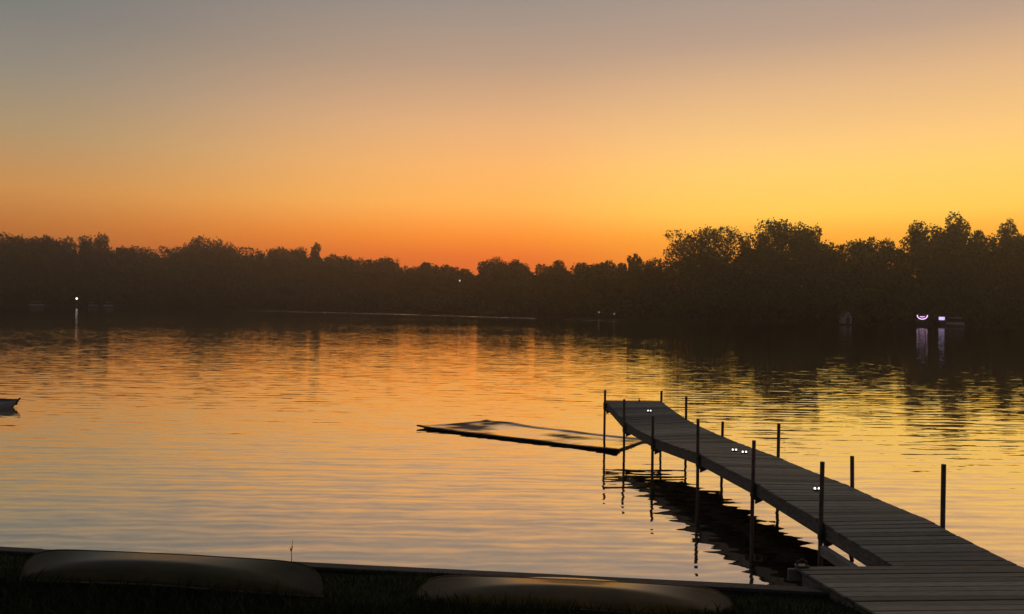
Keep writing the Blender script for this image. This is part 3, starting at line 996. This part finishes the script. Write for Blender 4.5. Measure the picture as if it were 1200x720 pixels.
# ------------------------------------------------------------------ small things along the far shore
def shore_lamp(name, x, y, ztop, rad, m, label, base=-0.4, cat='lamp'):
    t = tag(empty(name, (x, y, 0)), label, cat, 'lamps along the far shore')
    MB().tube([(0, 0, base), (0, 0, ztop - rad * 1.2)], [0.09, 0.06], 8).build('pole', 'steel', t)
    mb = MB()
    mb.tube([(0, 0, ztop - rad * 1.25), (0, 0, ztop - rad), (0, 0, ztop - rad * .5), (0, 0, ztop), (0, 0, ztop + rad * .5), (0, 0, ztop + rad * .87), (0, 0, ztop + rad)],
            [rad * .35, rad * .5, rad * .87, rad, rad * .87, rad * .5, rad * .1], 12)
    mb.build('lamp_globe', m, t, smooth=True)
    MB().tube([(0, 0, ztop + rad * .98), (0, 0, ztop + rad * 1.12)], [rad * .75, rad * .2], 12).build('cap', 'steel', t)
    return t
shore_lamp('shore_lamp', -178.0, 314.0, 3.6, 0.40, 'lamp_white', 'bright white lamp on a pole at the left shore, mirrored in the water')
shore_lamp('shore_lamp', -20.0, 291.5, 12.45, 0.30, 'lamp_warm', 'single small lamp high on a tall pole before the wood left of centre')
shore_lamp('shore_lamp', 25.5, 225.0, 1.85, 0.26, 'lamp_faint', 'left one of two faint low lamps on the shore right of centre')
shore_lamp('shore_lamp', 29.2, 219.0, 1.50, 0.22, 'lamp_faint', 'right one of two faint low lamps on the shore right of centre')

def arc(rx, rz, a0, a1, n=22):
    return [(rx * math.cos(R(a0 + (a1 - a0) * i / n)), 0, rz * math.sin(R(a0 + (a1 - a0) * i / n))) for i in range(n + 1)]
t = tag(empty('crescent_light', (96.2, 180.0, 0)), 'glowing pinkish crescent of two nested light tubes low on the right shore', 'light')
o = MB().tube(arc(1.18, 0.86, 172, 368), 0.10, 8).build('outer_tube', 'lamp_violet', t, smooth=True); o.location = (0, 0, 2.55)
o = MB().tube(arc(0.52, 0.20, 195, 345), 0.08, 8).build('inner_tube', 'lamp_violet', t, smooth=True); o.location = (0, 0, 2.42)
for x in (-0.9, 0.9):
    MB().tube([(x, 0.22, -0.5), (x, 0.22, 2.7)], 0.05, 8).build('post', 'steel', t)
MB().box((0, 0.22, 2.05), (2.0, 0.06, 0.08)).build('rail', 'steel', t)
t = tag(empty('lantern', (100.75, 180.0, 0)), 'small boxy lantern glowing pale violet on the right shore, beside the crescent', 'lantern')
MB().box((0, 0, 1.92), (1.0, 0.8, 0.74)).build('lamp_box', 'lamp_violet_box', t, bevel=0.05)
MB().box((0, 0, 1.50), (1.1, 0.9, 0.08)).build('tray', 'steel', t)
MB().tube([(0, 0, -0.5), (0, 0, 1.46)], 0.06, 8).build('post', 'steel', t)
MB().add([(-.62, -.5, 2.31), (.62, -.5, 2.31), (.62, .5, 2.31), (-.62, .5, 2.31), (0, 0, 2.62)], [(0, 1, 4), (1, 2, 4), (2, 3, 4), (3, 0, 4), (3, 2, 1, 0)]).build('roof', 'roof', t)

# pale gabled boathouse
t = tag(empty('boathouse', (79.3, 182.6, 0)), 'small pale gabled boathouse at the water below the bright gap in the right skyline', 'boathouse')
w, dpt, h0, h1 = 0.9, 1.4, 2.1, 3.3
MB().add([(-w, -dpt, .35), (w, -dpt, .35), (w, -dpt, h0), (0, -dpt, h1), (-w, -dpt, h0), (-w, dpt, .35), (w, dpt, .35), (w, dpt, h0), (0, dpt, h1), (-w, dpt, h0)],
         [(0, 1, 2, 3, 4), (9, 8, 7, 6, 5), (0, 5, 6, 1), (1, 6, 7, 2), (4, 9, 5, 0)]).build('wall', 'grey_wall', t)
rf = MB()
for sg in (-1, 1):
    rf.add([(sg * (w + .2), -dpt - .15, h0 - .16), (0, -dpt - .15, h1 + .08), (0, dpt + .15, h1 + .08), (sg * (w + .2), dpt + .15, h0 - .16), (sg * (w + .2), -dpt - .15, h0 - .06), (0, -dpt - .15, h1 + .18), (0, dpt + .15, h1 + .18), (sg * (w + .2), dpt + .15, h0 - .06)],
           [(0, 1, 2, 3), (7, 6, 5, 4), (0, 4, 5, 1), (2, 6, 7, 3), (0, 3, 7, 4), (1, 5, 6, 2)])
rf.build('roof', 'roof', t)
d = MB().box((0, -dpt - .02, 1.15), (0.9, .06, 1.5)).build('door', 'roof', t)
MB().box((0, -dpt - .02, 2.35), (.36, .05, .4)).build('window', 'pane', t)
pm = MB().tube([(0, 0, -.6), (0, 0, .36)], .08, 6).mesh('stilt', 'bark')
for x in (-.75, .75):
    for y in (-1.2, 1.2):
        o = link('stilt', pm, t); o.location = (x, y, 0)

# pontoon boats with pale canopies, moored along the far shore
def pontoon(x, y, L, rz, label):
    t = tag(empty('pontoon_boat', (x, y, 0), rz), label, 'boat', 'pontoon boats moored along the far shore')
    for sg in (-1, 1):
        MB().tube([(-L / 2 - .1, sg * .8, .12), (L / 2 - .3, sg * .8, .12), (L / 2 + .1, sg * .8, .3)], [.3, .3, .06], 10).build('pontoon', 'steel', t, smooth=True)
    MB().box((0, 0, .46), (L, 2.2, .1)).build('deck', 'steel', t)
    for sg in (-1, 1):
        MB().box((-.1, sg * 1.05, .82), (L * .88, .05, .56)).build('side_panel', 'grey_wall', t)
    mb = MB(); n = 8
    v, f = [], []
    for i in range(n + 1):
        a = math.pi * i / n
        for xx in (-L * .32, L * .22):
            v.append((xx, -1.1 * math.cos(a), 2.05 + .18 * math.sin(a)))
    for i in range(n):
        f.append((2 * i, 2 * i + 1, 2 * i + 3, 2 * i + 2))
    o = mb.add(v, f).build('canopy', 'grey_wall', t, smooth=True)
    so = o.modifiers.new('cloth', 'SOLIDIFY'); so.thickness = .04
    for xx in (-L * .3, L * .2):
        for sg in (-1, 1):
            MB().tube([(xx, sg * 1.05, .5), (xx, sg * 1.05, 2.06)], .03, 6).build('canopy_pole', 'steel', t)
pontoon(-188.6, 305.0, 5.2, R(4), 'dim pale pontoon boat on the left shore, left of the white lamp')
pontoon(-174.6, 320.5, 4.2, R(-30), 'dim pale pontoon boat on the left shore, first right of the white lamp')
pontoon(-170.4, 324.5, 3.8, R(40), 'dim pale pontoon boat on the left shore, second right of the white lamp')
pontoon(103.9, 179.8, 3.6, R(12), 'dim pale pontoon boat right of the violet lantern')

# ------------------------------------------------------------------ evening haze over the lake
hz = MB().box((0, 320, 18), (1720, 800, 40)).build('haze', 'pane')
hm = bpy.data.materials.new('evening_haze')
hm.use_nodes = True
hn = hm.node_tree.nodes
hn.remove(hn['Principled BSDF'])
pv = hn.new('ShaderNodeVolumePrincipled')
pv.inputs['Color'].default_value = (0.95, 0.92, 0.88, 1)
pv.inputs['Density'].default_value = 0.00075
pv.inputs['Anisotropy'].default_value = 0.84
hm.node_tree.links.new(pv.outputs[0], hn['Material Output'].inputs['Volume'])
hz.data.materials[0] = hm
tag(hz, 'thin warm evening haze over the whole lake', 'haze', kind='stuff')
SC.cycles.volume_bounces = 0
